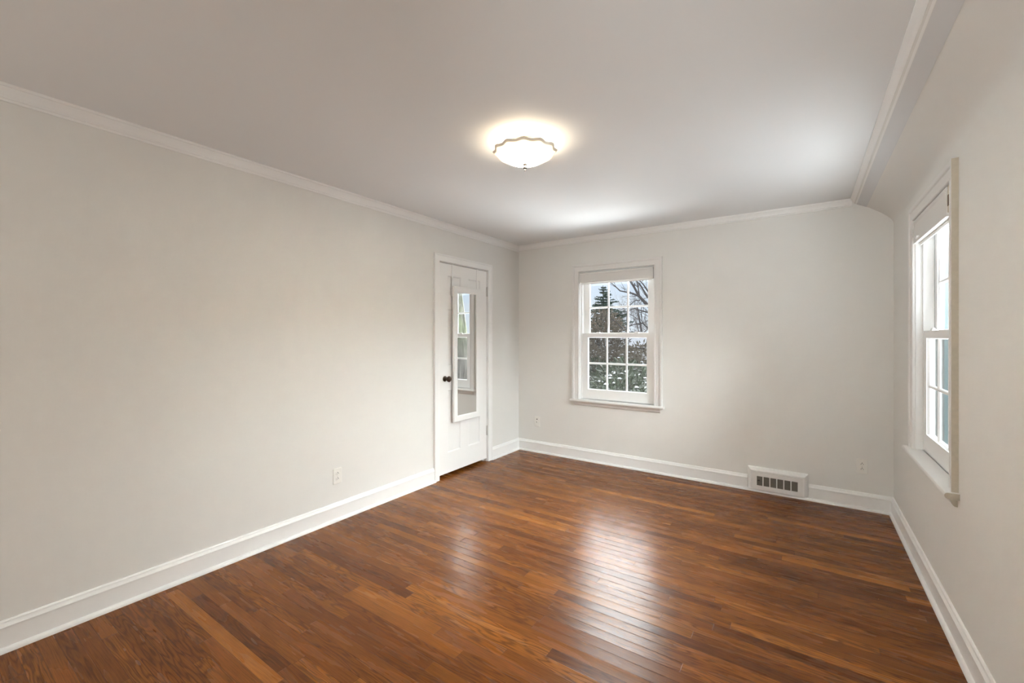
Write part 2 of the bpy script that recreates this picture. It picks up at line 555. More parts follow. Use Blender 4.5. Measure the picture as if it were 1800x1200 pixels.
D0, D1, DZ = -1.368, -0.624, 2.064      # door opening in the left wall
mb = MB()
mb.box((-0.12, YB, 0), (0, D0, RZ)); mb.box((-0.12, D1, 0), (0, 0.13, RZ)); mb.box((-0.12, D0, DZ), (0, D1, RZ))
structure(mb, 'wall_left', M['wall'], 'long warm off white wall with the closet door', 'wall', smooth=False)
mb = MB()
mb.box((-0.72, D0 - 0.3, 0), (-0.70, D1 + 0.3, RZ)); mb.box((-0.70, D0 - 0.32, 0), (-0.12, D0 - 0.3, RZ))
mb.box((-0.70, D1 + 0.3, 0), (-0.12, D1 + 0.32, RZ)); mb.box((-0.72, D0 - 0.32, RZ), (-0.12, D1 + 0.32, RZ + 0.02))
structure(mb, 'wall_closet', M['closet'], 'dark inside walls of the closet behind the door', 'wall', smooth=False)

O0, O1, OZ0, OZ1 = 0.80, 1.615, 0.655, 2.06   # window opening (local)
mb = MB()
mb.box((0, 0, 0), (O0, 0.13, RZ)); mb.box((O1, 0, 0), (RX + 0.14, 0.13, RZ))
mb.box((O0, 0, 0), (O1, 0.13, OZ0)); mb.box((O0, 0, OZ1), (O1, 0.13, RZ))
structure(mb, 'wall_back', M['wall'], 'far off white wall with the small window', 'wall', smooth=False)

WY = -1.185                                    # centre of the side window
y0, y1 = WY - (O1 - O0) / 2, WY + (O1 - O0) / 2
mb = MB()
ZS = 2.195
mb.box((RX, YB, 0), (RX + 0.126, y0, ZS)); mb.box((RX, y1, 0), (RX + 0.126, 0.0, ZS))
mb.box((RX, y0, 0), (RX + 0.126, y1, OZ0)); mb.box((RX, y0, OZ1), (RX + 0.126, y1, ZS))
cove = [(3.41, 2.195), (3.41, 2.208), (3.4085, 2.220), (3.404, 2.234), (3.396, 2.248), (3.384, 2.262), (3.362, 2.283), (3.334, 2.306),
        (3.300, 2.331), (3.268, 2.353), (3.240, 2.370), (3.215, 2.383), (3.19, 2.395), (3.175, 2.402)]
mb.extr(cove + [(3.175, 2.44), (3.22, 2.44), (3.22, 2.56), (3.55, 2.56), (3.55, 2.195)], lambda a, b: (a, YB, b), lambda a, b: (a, 0.0, b))
structure(mb, 'wall_right', M['wall'], 'right hand cream wall curving into the sloped ceiling edge', 'wall', angle=25)

# rear wall behind the camera, with a closed recess added for the fill light
mb = MB()
mb.box((-0.12, YB - 0.12, 0), (0.15, YB, RZ)); mb.box((3.25, YB - 0.12, 0), (3.55, YB, RZ)); mb.box((0.15, YB - 0.12, 2.32), (3.25, YB, RZ))
mb.box((-0.12, YB - 0.14, 0), (3.55, YB - 0.12, RZ))
structure(mb, 'wall_rear', M['wall'], 'rear wall with an added recess for the fill light, behind the viewer', 'wall', smooth=False)

# ------------------------------------------------------------------ baseboards and crown mouldings
BP = [(0, 0), (0.015, 0), (0.015, 0.101), (0.0185, 0.103), (0.0185, 0.108), (0.0155, 0.112), (0.013, 0.118), (0.010, 0.122), (0.0095, 0.127),
      (0.005, 0.132), (0, 0.133)]
SH = [(0.0, 0), (0.031, 0), (0.0305, 0.006), (0.0285, 0.012), (0.025, 0.0165), (0.020, 0.0195), (0.015, 0.021), (0, 0.021)]
CY0, CY1 = -1.432, -0.556     # outer edges of the door casing
mb = MB()
for P in (BP, SH):
    mb.extr(P, lambda d, z: (d, YB, z), lambda d, z: (d, CY0, z))
    mb.extr(P, lambda d, z: (d, CY1, z), lambda d, z: (d, -d, z))
structure(mb, 'baseboard_left', M['trim'], 'white moulded baseboard along the left wall', 'baseboard')
VX0, VX1 = 2.434, 2.876
mb = MB()
mb.extr(SH, lambda d, z: (d, -d, z), lambda d, z: (RX - d, -d, z))
mb.extr(BP, lambda d, z: (d, -d, z), lambda d, z: (VX0, -d, z))
mb.extr(BP, lambda d, z: (VX1, -d, z), lambda d, z: (RX - d, -d, z))
structure(mb, 'baseboard_back', M['trim'], 'white moulded baseboard along the far wall either side of the register', 'baseboard')
mb = MB()
for P in (BP, SH):
    mb.extr(P, lambda d, z: (RX - d, YB, z), lambda d, z: (RX - d, -d, z))
structure(mb, 'baseboard_right', M['trim'], 'white moulded baseboard along the right wall', 'baseboard')

CP = [(0, 2.366), (0.006, 2.367), (0.008, 2.372), (0.0075, 2.377), (0.011, 2.380), (0.011, 2.386), (0.008, 2.389), (0.009, 2.398), (0.012, 2.410),
      (0.017, 2.420), (0.018, 2.425), (0.023, 2.428), (0.024, 2.434), (0.024, 2.44), (0, 2.44)]
mb = MB(); mb.extr(CP, lambda d, z: (d, YB, z), lambda d, z: (d, -d, z))
structure(mb, 'trim_1', M['trim'], 'white crown moulding along the left wall', 'moulding')
CPB = [(d * 1.25, 2.44 - (2.44 - z) * 0.8) for d, z in CP]
mb = MB(); mb.extr(CPB, lambda d, z: (d * .8, -d, z), lambda d, z: (3.16, -d, z))
structure(mb, 'trim_2', M['trim'], 'white crown moulding along the far wall', 'moulding')
CR = [(3.150, 2.44), (3.150, 2.4345), (3.153, 2.432), (3.157, 2.425), (3.163, 2.416), (3.170, 2.410), (3.178, 2.4065), (3.180, 2.400),
      (3.186, 2.396), (3.193, 2.3945), (3.197, 2.392), (3.20, 2.393), (3.22, 2.40), (3.22, 2.44)]
mb = MB(); mb.extr(CR, lambda d, z: (d, YB, z), lambda d, z: (d, 0, z))
structure(mb, 'trim_3', M['trim'], 'white crown moulding along the right edge of the flat ceiling', 'moulding')
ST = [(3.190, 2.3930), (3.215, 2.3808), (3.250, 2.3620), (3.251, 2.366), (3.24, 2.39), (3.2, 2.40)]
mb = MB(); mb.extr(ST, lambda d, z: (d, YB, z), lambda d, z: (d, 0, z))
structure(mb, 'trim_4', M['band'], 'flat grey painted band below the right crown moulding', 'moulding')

# ------------------------------------------------------------------ closet door
dr = root('door_1', (0, (D0 + D1) / 2, 0), 'white six panel closet door beside the left corner', 'door', kind='structure')
CAS = [(0, 0), (0, 0.014), (0.004, 0.0165), (0.010, 0.0165), (0.013, 0.018), (0.050, 0.019), (0.053, 0.022), (0.066, 0.022), (0.068, 0.019), (0.068, 0)]
mb = MB()
mb.sweep([(D1 + 0.004, 0), (D1 + 0.004, DZ + 0.002), (D0 - 0.004, DZ + 0.002), (D0 - 0.004, 0)], [(-u, v) for u, v in CAS], lambda a, b, v: (v, a, b))
mb.build('casing', M['trim'], dr)
mb = MB()
for a, b in ((D0 - 0.001, D0 + 0.004), (D1 - 0.004, D1 + 0.001)):
    mb.box((-0.12, a, 0), (0.0, b, DZ))
mb.box((-0.12, D0, DZ - 0.003), (0, D1, DZ))
mb.box((-0.075, D0 + .004, 0), (-0.047, D0 + 0.016, DZ)); mb.box((-0.075, D1 - 0.016, 0), (-0.047, D1 - .004, DZ)); mb.box((-0.075, D0, DZ - 0.016), (-0.047, D1, DZ - .003))
mb.build('jamb', M['trim'], dr)
A0, A1, Z0, Z1 = D0 + 0.007, D1 - 0.007, 0.034, 2.056
cols = [(-1.243, -1.046), (-0.935, -0.738)]
rows = [(0.225, 0.836), (1.074, 1.623), (1.753, 1.945)]
F0 = -0.003
mb = MB()
ys = [A0, cols[0][0], cols[0][1], cols[1][0], cols[1][1], A1]
zs = [Z0] + [z for r_ in rows for z in r_] + [Z1]
for a, b in ((ys[0], ys[1]), (ys[2], ys[3]), (ys[4], ys[5])):
    mb.box((-0.044, a, Z0), (F0, b, Z1))
for a, b in ((zs[0], zs[1]), (zs[2], zs[3]), (zs[4], zs[5]), (zs[6], zs[7])):
    for c in cols:
        mb.box((-0.044, c[0], a), (F0, c[1], b))
slab = mb.build('door_slab', M['door'], dr)
for c in cols:
    for r_ in rows:
        mb = MB()
        mb.box((-0.034, c[0] + .0005, r_[0] + .0005), (-0.0135, c[1] - .0005, r_[1] - .0005))
        path = [(c[0], r_[0]), (c[1], r_[0]), (c[1], r_[1]), (c[0], r_[1])]
        mb.sweep(path, [(0, -0.013), (0, -0.0035), (0.004, -0.005), (0.011, -0.011), (0.014, -0.013)], lambda a, b, v: (v, a, b), closed=True)
        sub(mb, 'panel', M['door'], slab)
mb = MB()
KY, KZ = -1.284, 0.947
kn = lambda a, b, h: (h, KY + a, KZ + b)
mb.lathe([(0, F0), (0.027, F0), (0.027, 0.001), (0.022, 0.004), (0.011, 0.006), (0.009, 0.012), (0.009, 0.030), (0.014, 0.034), (0.024, 0.040),
          (0.0285, 0.049), (0.0275, 0.058), (0.020, 0.066), (0.010, 0.0695), (0, 0.070)], kn, 28)
tag(mb.build('door_knob', M['bronze'], dr), 'dark bronze round knob')
for z in (1.836, 0.335):
    mb = MB()
    mb.lathe([(0, -0.052), (0.0055, -0.052), (0.0065, -0.05), (0.0065, 0.05), (0.0055, 0.052), (0.003, 0.056), (0, 0.057)],
             lambda a, b, h: (0.0055 + a, D1 - 0.0025 + b, z + h), 14)
    mb.box((-0.003, D1 - 0.012, z - 0.05), (0.0012, D1 - 0.003, z + 0.05))
    tag(mb.build('hinge', M['hinge'], dr), 'greyish metal hinge knuckle')

# ------------------------------------------------------------------ mirror hung on the door
mr = root('over_door_mirror', (0.01, -0.985, 0.513), 'narrow white framed mirror hung over the closet door by two straps', 'mirror')
mA0, mA1, mZ0, mZ1 = -1.193, -0.779, 0.513, 1.846
XB, XF = 0.014, 0.034
mb = MB()
IN = 0.060
fp = [(0, XB), (0, XF - 0.006), (0.006, XF), (0.040, XF), (0.050, XF - 0.003), (IN, XF - 0.008), (IN, XB)]
mb.sweep([(mA0, mZ0), (mA1, mZ0), (mA1, mZ1), (mA0, mZ1)], fp, lambda a, b, v: (v, a, b), closed=True)
mb.build('frame', M['frame_white'], mr)
mb = MB(); mb.box((XB + 0.001, mA0 + IN - 0.004, mZ0 + IN - 0.004), (XF - 0.011, mA1 - IN + 0.004, mZ1 - IN + 0.004))
tag(mb.build('mirror_glass', M['mirror'], mr, smooth=False), 'silvered glass reflecting the far window')
mb = MB(); mb.box((XB - 0.003, mA0 + 0.01, mZ0 + 0.01), (XB, mA1 - 0.01, mZ1 - 0.01))
mb.build('backing', M['frame_white'], mr)
for a, b in ((-1.186, -1.163), (-0.806, -0.783)):
    mb = MB()
    mb.box((F0 + 0.0006, a, mZ1 - 0.05), (F0 + 0.0026, b, Z1 + 0.0022))
    mb.box((-0.046, a, Z1 + 0.0006), (F0 + 0.0026, b, Z1 + 0.0022))
    mb.box((-0.0465, a, Z1 - 0.025), (-0.0445, b, Z1 + 0.0022))
    mb.box((F0 + 0.0006, a - .004, mZ1 - 0.10), (XB - 0.003, b + .004, mZ1 - 0.02))
    mb.build('strap', M['frame_white'], mr)


# ------------------------------------------------------------------ windows and shades
def window(name, put, base, label):
    w = root(name, base, label, 'window', kind='structure')
    z0 = 0.667
    # casing: moulded boards up both sides and over the head, standing on the stool
    cas = [(0, 0), (0, -0.012), (0.004, -0.016), (0.010, -0.0165), (0.013, -0.013), (0.052, -0.0155), (0.056, -0.022), (0.062, -0.0245), (0.076, -0.0245),
           (0.079, -0.021), (0.079, 0)]
    mb = MB(put)
    mb.sweep([(O1, z0), (O1, OZ1), (O0, OZ1), (O0, z0)], [(-u, v) for u, v in cas], lambda a, b, v: (a, v, b))
    mb.build('casing', M['casing'], w)
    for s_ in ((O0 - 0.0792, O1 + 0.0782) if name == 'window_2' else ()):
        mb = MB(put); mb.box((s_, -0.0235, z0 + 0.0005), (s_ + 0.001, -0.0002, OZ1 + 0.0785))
        tag(mb.build('casing_edge', M['edge'], w, smooth=False), 'worn edge with dim warm shade painted in as beige')
    # jamb: lining and parting stops
    mb = MB(put)
    for s in (0, 1):
        q = lambda a: O0 + a if s == 0 else O1 - a
        def bx(a0, a1, d0, d1, zz0=z0, zz1=OZ1):
            x0_, x1_ = sorted((q(a0), q(a1)))
            mb.box((x0_, d0, zz0), (x1_, d1, zz1))
        bx(-0.001, 0.006, 0.0, 0.122)
        bx(0.006, 0.020, 0.031, 0.080)
        bx(0.020, 0.026, 0.075, 0.079)
    mb.box((O0, 0.0, OZ1 - 0.006), (O1, 0.15, OZ1 + 0.001)); mb.box((O0, 0.031, OZ1 - 0.016), (O1, 0.15, OZ1 - 0.006))
    mb.build('jamb', M['vinyl'], w)
    mb = MB(put)
    for s in (0, 1):
        bx(0.006, 0.020, 0.080, 0.122)
    tag(mb.build('outside_stop', M['stop'], w), 'dark grey green painted outer stop')
    # stool with a rounded nose, apron below, sloping outside sill
    sp = [(-0.010, 0.640), (-0.040, 0.640), (-0.0455, 0.6425), (-0.049, 0.648), (-0.050, 0.6535), (-0.049, 0.659), (-0.0455, 0.6645), (-0.040, 0.667), (0.0, 0.667), (0.0, 0.640)]
    mb = MB(put)
    mb.extr(sp, lambda d, z: (0.703, d, z), lambda d, z: (1.712, d, z))
    mb.box((O0, 0.0, 0.645), (O1, 0.034, 0.667))
    st = mb.build('stool', M['casing'], w)
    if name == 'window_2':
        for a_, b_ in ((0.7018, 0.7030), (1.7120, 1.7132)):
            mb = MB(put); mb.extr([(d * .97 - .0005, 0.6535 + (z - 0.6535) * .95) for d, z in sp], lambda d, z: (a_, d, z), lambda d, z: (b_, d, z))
            sub(mb, 'stool_end_shade_cap', M['edge'], st)  # thin tan cap, shade of the stool's end put into its colour
    ap = [(0, 0.640), (-0.033, 0.640), (-0.031, 0.634), (-0.025, 0.629), (-0.021, 0.622), (-0.0195, 0.613), (-0.015, 0.605), (-0.010, 0.601), (-0.005, 0.600), (0, 0.600)]
    mb = MB(put); mb.extr(ap, lambda d, z: (0.738, d, z), lambda d, z: (1.677, d, z))
    apn = mb.build('apron', M['casing'], w)
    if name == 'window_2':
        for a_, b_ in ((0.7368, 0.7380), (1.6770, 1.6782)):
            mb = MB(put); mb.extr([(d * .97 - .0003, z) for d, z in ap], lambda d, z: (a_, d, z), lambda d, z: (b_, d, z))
            sub(mb, 'apron_end_shade_cap', M['edge'], apn)  # thin tan cap, shade of the apron's end put into its colour
    mb = MB(put)
    mb.extr([(0.034, 0.60), (0.034, 0.672), (0.075, 0.664), (0.20, 0.640), (0.20, 0.60)], lambda d, z: (O0 + .001, d, z), lambda d, z: (O1 - .001, d, z))
    mb.build('outside_sill', M['vinyl'], w)
    # sashes
    s0, s1 = O0 + 0.021, O1 - 0.021
    p0, p1 = 0.884, 1.531
    def sash(nm, d0, d1, zb0, zb1, zt0, zt1, mid):
        mb = MB(put)
        rim = [(0, d0), (0, d1), (p0 - s0, d1), (p0 - s0, (d0 + d1) / 2 + .004), (p0 - s0 - 0.006, d0 + .006), (p0 - s0 - 0.010, d0)]
        mb.box((s0, d0, zb0), (p0, d1, zt1)); mb.box((p1, d0, zb0), (s1, d1, zt1))
        mb.box((p0, d0, zb0), (p1, d1, zb1)); mb.box((p0, d0, zt0), (p1, d1, zt1))
        # glazing bead round the panes
        path = [(p0, zb1), (p1, zb1), (p1, zt0), (p0, zt0)]
        gd = (d0 + d1) / 2
        mb.sweep(path, [(0, gd - 0.004), (0, d0 + 0.003), (0.007, gd - 0.004)], lambda a, b, v: (a, v, b), closed=True)
        o = mb.build(nm, M['vinyl'], w)
        mb = MB(put)
        for t in (1 / 3, 2 / 3):
            c = p0 + (p1 - p0) * t
            mb.extr([(-0.010, gd - 0.003), (-0.005, gd - 0.011), (0.005, gd - 0.011), (0.010, gd - 0.003), (0.010, gd + 0.003), (-0.010, gd + 0.003)],
                    lambda a, d: (c + a, d, zb1), lambda a, d: (c + a, d, zt0))
        mb.extr([(-0.010, gd - 0.003), (-0.005, gd - 0.0105), (0.005, gd - 0.0105), (0.010, gd - 0.003), (0.010, gd + 0.003), (-0.010, gd + 0.003)],
                lambda a, d: (p0, d, mid + a), lambda a, d: (p1, d, mid + a))
        sub(mb, 'muntins', M['vinyl'], o)
        mb = MB(put); mb.box((p0 - .003, gd - 0.001, zb1 - .003), (p1 + .003, gd + 0.001, zt0 + .003))
        sub(mb, 'glass_pane', M['glass'], o, smooth=False)
        return o
    lo = sash('lower_sash', 0.034, 0.072, 0.668, 0.776, 1.345, 1.387, 1.0605)
    up = sash('upper_sash', 0.081, 0.110, 1.345, 1.387, 1.952, 2.043, 1.668)
    for c in (0.995, 1.42):
        mb = MB(put)
        mb.box((c - 0.022, 0.036, 1.387), (c + 0.022, 0.062, 1.393))
        mb.box((c - 0.012, 0.040, 1.393), (c + 0.030, 0.050, 1.401))
        sub(mb, 'sash_lock', M['vinyl'], lo)
    mb = MB(put); mb.box((s0 + .001, 0.1115, 0.675), (s1 - .001, 0.1125, 1.36))
    mb.build('insect_screen', M['screen'], w, smooth=False)
    return w


def shade(put, base, label, near_end, m=0.012, zb=1.936):
    w = root('roller_shade', base, label, 'window shade', 'roller shades rolled up in the window heads')
    a, b = O0 + 0.009, O1 - 0.009
    pf = [(-0.014, zb), (-0.014, 2.018), (-0.016, 2.024), (-0.019, 2.030), (-0.019, 2.042), (-0.015, 2.045), (0.027, 2.045), (0.028, zb)]
    mb = MB(put); mb.extr(pf, lambda d, z: (a + m, d, z), lambda d, z: (b - m, d, z))
    mb.build('cassette', M['shade'], w, bevel=0.0015)
    for s, q in ((a, 1), (b, -1)):
        mb = MB(put)
        x0_, x1_ = sorted((s + q * (m - 0.012), s + q * (m - 0.0005)))
        mb.box((x0_, -0.017, zb - 0.004), (x1_, 0.028, 2.046))
        cap = mb.build('end_cap', M['shade'], w, bevel=0.0015)
    # rolled cloth with its hem bar hanging just under the cassette
    mb = MB(put)
    mb.extr([(0.010, zb), (0.018, zb), (0.020, zb - .010), (0.017, zb - .015), (0.012, zb - .016), (0.008, zb - .010)], lambda d, z: (a + m + .006, d, z), lambda d, z: (b - m - .006, d, z))
    mb.build('hem_bar', M['shade_fabric'], w)
    mb = MB(put)
    c = b - 0.16 if near_end > 0 else a + 0.16
    mb.extr([(-0.0135, zb + .012), (-0.025, zb + .014), (-0.027, zb + .019), (-0.023, zb + .022), (-0.0135, zb + .021)], lambda d, z: (c - 0.02, d, z), lambda d, z: (c + 0.02, d, z))
    mb.build('pull_tab', M['shade'], w)
    return w


put_b = lambda s, d, z: (s, d, z)
put_s = lambda s, d, z: (RX + d, WY + (s - 1.2075), z)
window('window_1', put_b, (1.2075, 0, 0.6), 'white six over six sash window in the far wall')
window('window_2', put_s, (RX, WY, 0.6), 'white sash window in the right wall seen edge on')
shade(put_b, (1.2075, 0, 1.93), 'white roller shade cassette across the head of the far window', -1)
sd = shade(put_s, (RX, WY, 1.93), 'white roller shade cassette in the right wall window', 1, 0.042, 1.913)
for q, w0 in ((1, O0 + 0.009), (-1, O1 - 0.009)):
    lo_, hi_ = sorted((w0, w0 + q * 0.029))
    mb = MB(put_s); mb.box((lo_, -0.012, 1.925), (hi_, 0.026, 2.050))
    br = mb.build('bracket', M['bracket'], sd, bevel=0.001)
    tag(br, 'beige mounting bracket')
    mb = MB(put_s); mb.box((lo_ + .004, -0.0135, 1.955), (hi_ - .003, -0.0118, 2.005))
    sub(mb, 'bracket_opening', M['brown'], br)

# ------------------------------------------------------------------ ceiling light
LX, LY = 1.562, -2.308
cl = root('ceiling_light', (LX, LY, RZ), 'lit frosted glass bowl light with scalloped rim on the ceiling', 'ceiling light')
lp = lambda a, b, h: (LX + a, LY + b, h)
mb = MB(); mb.lathe([(0, RZ), (0.085, RZ), (0.085, RZ - 0.006), (0.078, RZ - 0.016), (0.060, RZ - 0.020), (0, RZ - 0.020)], lp, 40)
mb.build('canopy', M['chrome'], cl)
prof = []
for i in range(19):
    t = i / 18
    r = 0.004 + 0.171 * t
    h = 2.312 + 0.062 * (t ** 1.75) + (0.010 * max(0, t - 0.85) / 0.15)
    prof.append((r, h))
def scal(r, h, t, i):
    k = max(0.0, (r - 0.05) / 0.125) ** 1.5
    c = math.cos(12 * t)
    return r + 0.005 * k * c - 0.002 * k * abs(math.sin(6 * t)), h + 0.0022 * k * c
mb = MB(); mb.lathe(prof, lp, 144, scal)
mb.cur = 1
mb.lathe([prof[-1]] + [(r - 0.003, h + 0.0035) for r, h in prof[::-1] if r > 0.008], lp, 144, scal)
bowl = mb.build('glass_bowl', [M['bowl'], M['bowl_inside']], cl, angle=60)
mb = MB(); mb.lathe([(prof[k][0] + .0008, prof[k][1] - .0012) for k in (17,)] + [(prof[18][0] + .0012, prof[18][1] + .0006), (prof[18][0] - .004, prof[18][1] + .004)], lp, 144, scal)
tag(sub(mb, 'rim', M['rim'], bowl, angle=60), 'amber tinted scalloped edge')
mb = MB(); mb.lathe([(0, 2.42), (0.004, 2.42), (0.004, 2.318), (0, 2.318)], lp, 10)
mb.build('rod', M['chrome'], cl)
mb = MB(); mb.lathe([(0, 2.3165), (0.013, 2.3165), (0.015, 2.313), (0.013, 2.309), (0.007, 2.307), (0.006, 2.303), (0.010, 2.300), (0.0115, 2.296), (0.010, 2.291),
                     (0.0055, 2.288), (0.004, 2.284), (0.0055, 2.281), (0.004, 2.277), (0, 2.275)], lp, 20)
tag(mb.build('finial', M['finial'], cl), 'small metal finial')
bm_, nt_, out_ = new_mat('bulb_glow')
em_ = N(nt_, 'ShaderNodeEmission'); em_.inputs[0].default_value = (1, 0.78, 0.5, 1); em_.inputs[1].default_value = 14
L(nt_, em_.outputs[0], out_.inputs[0]); M['bulb'] = bm_
for sx in (-1, 1):
    mb = MB(); mb.lathe([(0, -0.022), (0.012, -0.019), (0.020, -0.008), (0.021, 0.004), (0.014, 0.018), (0.010, 0.026), (0, 0.026)],
                        lambda a, b, h: (LX + sx * (0.052 + h), LY + a, 2.357 + b), 14)
    mb.build('bulb', M['bulb'], cl)
    pl = bpy.data.lights.new('bulb_light', 'POINT'); pl.energy = 1.3; pl.color = (1.0, 0.86, 0.68); pl.shadow_soft_size = 0.03
    po = bpy.data.objects.new('bulb_light', pl); COL.objects.link(po); po.location = (LX, LY + sx * 0.055, 2.352)


# ------------------------------------------------------------------ outlets, jack plate, wall register
def plate(mb, put, w=0.070, h=0.115, t=0.0055):
    mb.extr([(-w / 2, 0), (-w / 2, t * .45), (-w / 2 + .004, t), (w / 2 - .004, t), (w / 2, t * .45), (w / 2, 0)],
            lambda a, d: put(a, d, -h / 2 + .003), lambda a, d: put(a, d, h / 2 - .003))
    for s in (-1, 1):
        mb.add([put(-w / 2, 0, s * (h / 2 - .003)), put(w / 2, 0, s * (h / 2 - .003)), put(w / 2 - .004, 0, s * h / 2), put(-w / 2 + .004, 0, s * h / 2),
                put(-w / 2, t * .45, s * (h / 2 - .003)), put(w / 2, t * .45, s * (h / 2 - .003)), put(w / 2 - .004, t * .3, s * h / 2), put(-w / 2 + .004, t * .3, s * h / 2),
                put(-w / 2 + .004, t, s * (h / 2 - .003)), put(w / 2 - .004, t, s * (h / 2 - .003))],
               [(0, 1, 2, 3), (4, 8, 9, 5), (4, 5, 6, 7), (8, 9, 6, 7), (0, 3, 7, 4), (1, 5, 6, 2), (2, 6, 7, 3)])


def outlet(base, put, label):
    o = root('wall_outlet', base, label, 'outlet', 'duplex power outlets')
    mb = MB(); plate(mb, put); mb.build('cover_plate', M['plastic'], o)
    for zc in (0.0195, -0.0195):
        mb = MB()
        ring = []
        for i in range(28):
            t = 2 * PI * i / 28
            ring.append((0.0172 * math.cos(t), max(-0.0135, min(0.0135, 0.0172 * math.sin(t)))))
        mb.extr(ring, lambda a, b: put(a, 0.004, zc + b), lambda a, b: put(a, 0.0078, zc + b))
        rc = mb.build('receptacle', M['plastic'], o, bevel=0.0006)
        mb = MB()
        def slotbox(a0, a1, b0, b1):
            mb.extr([(a0, b0), (a1, b0), (a1, b1), (a0, b1)], lambda a, b: put(a, 0.0076, zc + b), lambda a, b: put(a, 0.0081, zc + b))
        slotbox(-0.0078, -0.0052, -0.0062, 0.0022); slotbox(0.0050, 0.0074, -0.0052, 0.0022)
        mb.extr([(0.0030 * math.cos(2 * PI * i / 12), 0.0076 + 0.0030 * math.sin(2 * PI * i / 12)) for i in range(12)],
                lambda a, b: put(a, 0.0076, zc + b), lambda a, b: put(a, 0.0081, zc + b))
        sub(mb, 'slots', M['slot'], rc)
    mb = MB(); mb.lathe([(0, 0.0055), (0.0032, 0.0055), (0.0028, 0.0068), (0, 0.007)], lambda a, b, h: put(a, h, b), 12)
    mb.build('screw', M['hinge'], o)
    return o


outlet((0, -2.434, 0.325), lambda a, d, z: (d, -2.434 + a, 0.325 + z), 'white duplex outlet low on the long left wall')
outlet((3.2225, 0, 0.336), lambda a, d, z: (3.2225 + a, -d, 0.336 + z), 'white duplex outlet low on the far wall near the right corner')
jk = root('jack_plate', (0.2615, 0, 0.358), 'small ivory cable and phone jack plate near the left corner', 'wall plate')
pj = lambda a, d, z: (0.2615 + a, -d, 0.358 + z)
mb = MB(); plate(mb, pj, 0.072, 0.116); mb.build('cover_plate', M['plastic'], jk)
mb = MB(); mb.extr([(-0.011, 0.021), (0.011, 0.021), (0.011, 0.036), (-0.011, 0.036)], lambda a, b: pj(a, 0.005, b), lambda a, b: pj(a, 0.0075, b))
ps = mb.build('phone_socket', M['plastic'], jk)
mb = MB(); mb.extr([(-0.007, 0.023), (0.007, 0.023), (0.007, 0.033), (-0.007, 0.033)], lambda a, b: pj(a, 0.0074, b), lambda a, b: pj(a, 0.0080, b))
sub(mb, 'socket_opening', M['slot'], ps)
mb = MB(); mb.lathe([(0.0125, 0.0054), (0.0125, 0.008), (0.0105, 0.009), (0.0055, 0.009), (0.0050, 0.014), (0.0025, 0.014), (0.0025, 0.010)], lambda a, b, h: pj(a, h, b - 0.004), 20)
cx_ = mb.build('cable_connector', M['plastic'], jk)
mb = MB(); mb.lathe([(0, 0.0095), (0.0048, 0.0095), (0.0048, 0.0145), (0, 0.0145)], lambda a, b, h: pj(a, h, b - 0.004), 14)
sub(mb, 'connector_pin', M['slot'], cx_)
mb = MB(); mb.extr([(-0.013, -0.040), (0.013, -0.040), (0.013, -0.030), (-0.013, -0.030)], lambda a, b: pj(a, 0.005, b), lambda a, b: pj(a, 0.0068, b))
mb.build('blank_insert', M['plastic'], jk)

rg = root('wall_register', (2.655, -0.03, 0), 'white heating register with six dark openings set in the far baseboard', 'vent')
mb = MB()
SV = [(0, 0.13), (0.0, 0.0)]
pr = [(0, 0), (0.0, -0.0375), (-0.006, -0.0375), (-0.008, -0.034), (-0.011, -0.0335), (-0.014, -0.028), (-0.022, -0.022), (-0.026, -0.020), (-0.026, -0.013), (-0.031, -0.010), (-0.033, 0.0)]
ix0, ix1, iz = VX0 + 0.033, VX1 - 0.033, 0.180
mb.sweep([(ix1, 0.021), (ix1, iz), (ix0, iz), (ix0, 0.021)], pr, lambda a, b, v: (a, v, b))
mb.box((ix0, -0.030, 0.021), (ix1, -0.001, iz))
mb.build('surround', M['trim'], rg)
px0, px1, pz0, pz1 = 2.473, 2.837, 0.024, 0.174
hx0, hx1, hz0, hz1 = 2.506, 2.803, 0.060, 0.140
mb = MB()
wv = (hx1 - hx0 + 0.0075) / 6
yp0, yp1 = -0.0365, -0.0305
mb.box((px0, yp0, pz0), (hx0, yp1, pz1)); mb.box((hx1, yp0, pz0), (px1, yp1, pz1))
mb.box((hx0, yp0, pz0), (hx1, yp1, hz0)); mb.box((hx0, yp0, hz1), (hx1, yp1, pz1))
for i in range(1, 6):
    c = hx0 - 0.00375 + wv * i
    mb.box((c - 0.00375, yp0, hz0), (c + 0.00375, yp1, hz1))
mb.build('grille_plate', M['register'], rg)
mb = MB()
mb.box((hx0 - .002, -0.0312, hz0 - .002), (hx1 + .002, -0.0300, hz1 + .002))
for i in range(9):
    z = hz0 + 0.004 + i * 0.0085
    mb.extr([(-0.0312, z), (-0.0335, z - 0.003), (-0.0333, z - 0.004), (-0.0312, z - 0.001)], lambda d, zz: (hx0, d, zz), lambda d, zz: (hx1, d, zz))
tag(mb.build('damper', M['vent_dark'], rg), 'dark grey damper blades behind the openings')
mb = MB(); mb.extr([(0.0, 0.0), (0.012, 0.004), (0.024, 0.0), (0.012, -0.004)], lambda a, b: (hx0 + 0.003 + a, -0.032, 0.104 + b), lambda a, b: (hx0 + 0.003 + a, -0.044, 0.104 + b))
tag(mb.build('lever', M['slot'], rg), 'small black damper lever')
for c in (px0 + 0.014, px1 - 0.014):
    mb = MB(); mb.lathe([(0, -0.0365), (0.004, -0.0365), (0.0035, -0.0380), (0, -0.0385)], lambda a, b, h: (c + a, h, 0.099 + b), 12)
    mb.build('screw', M['register'], rg)

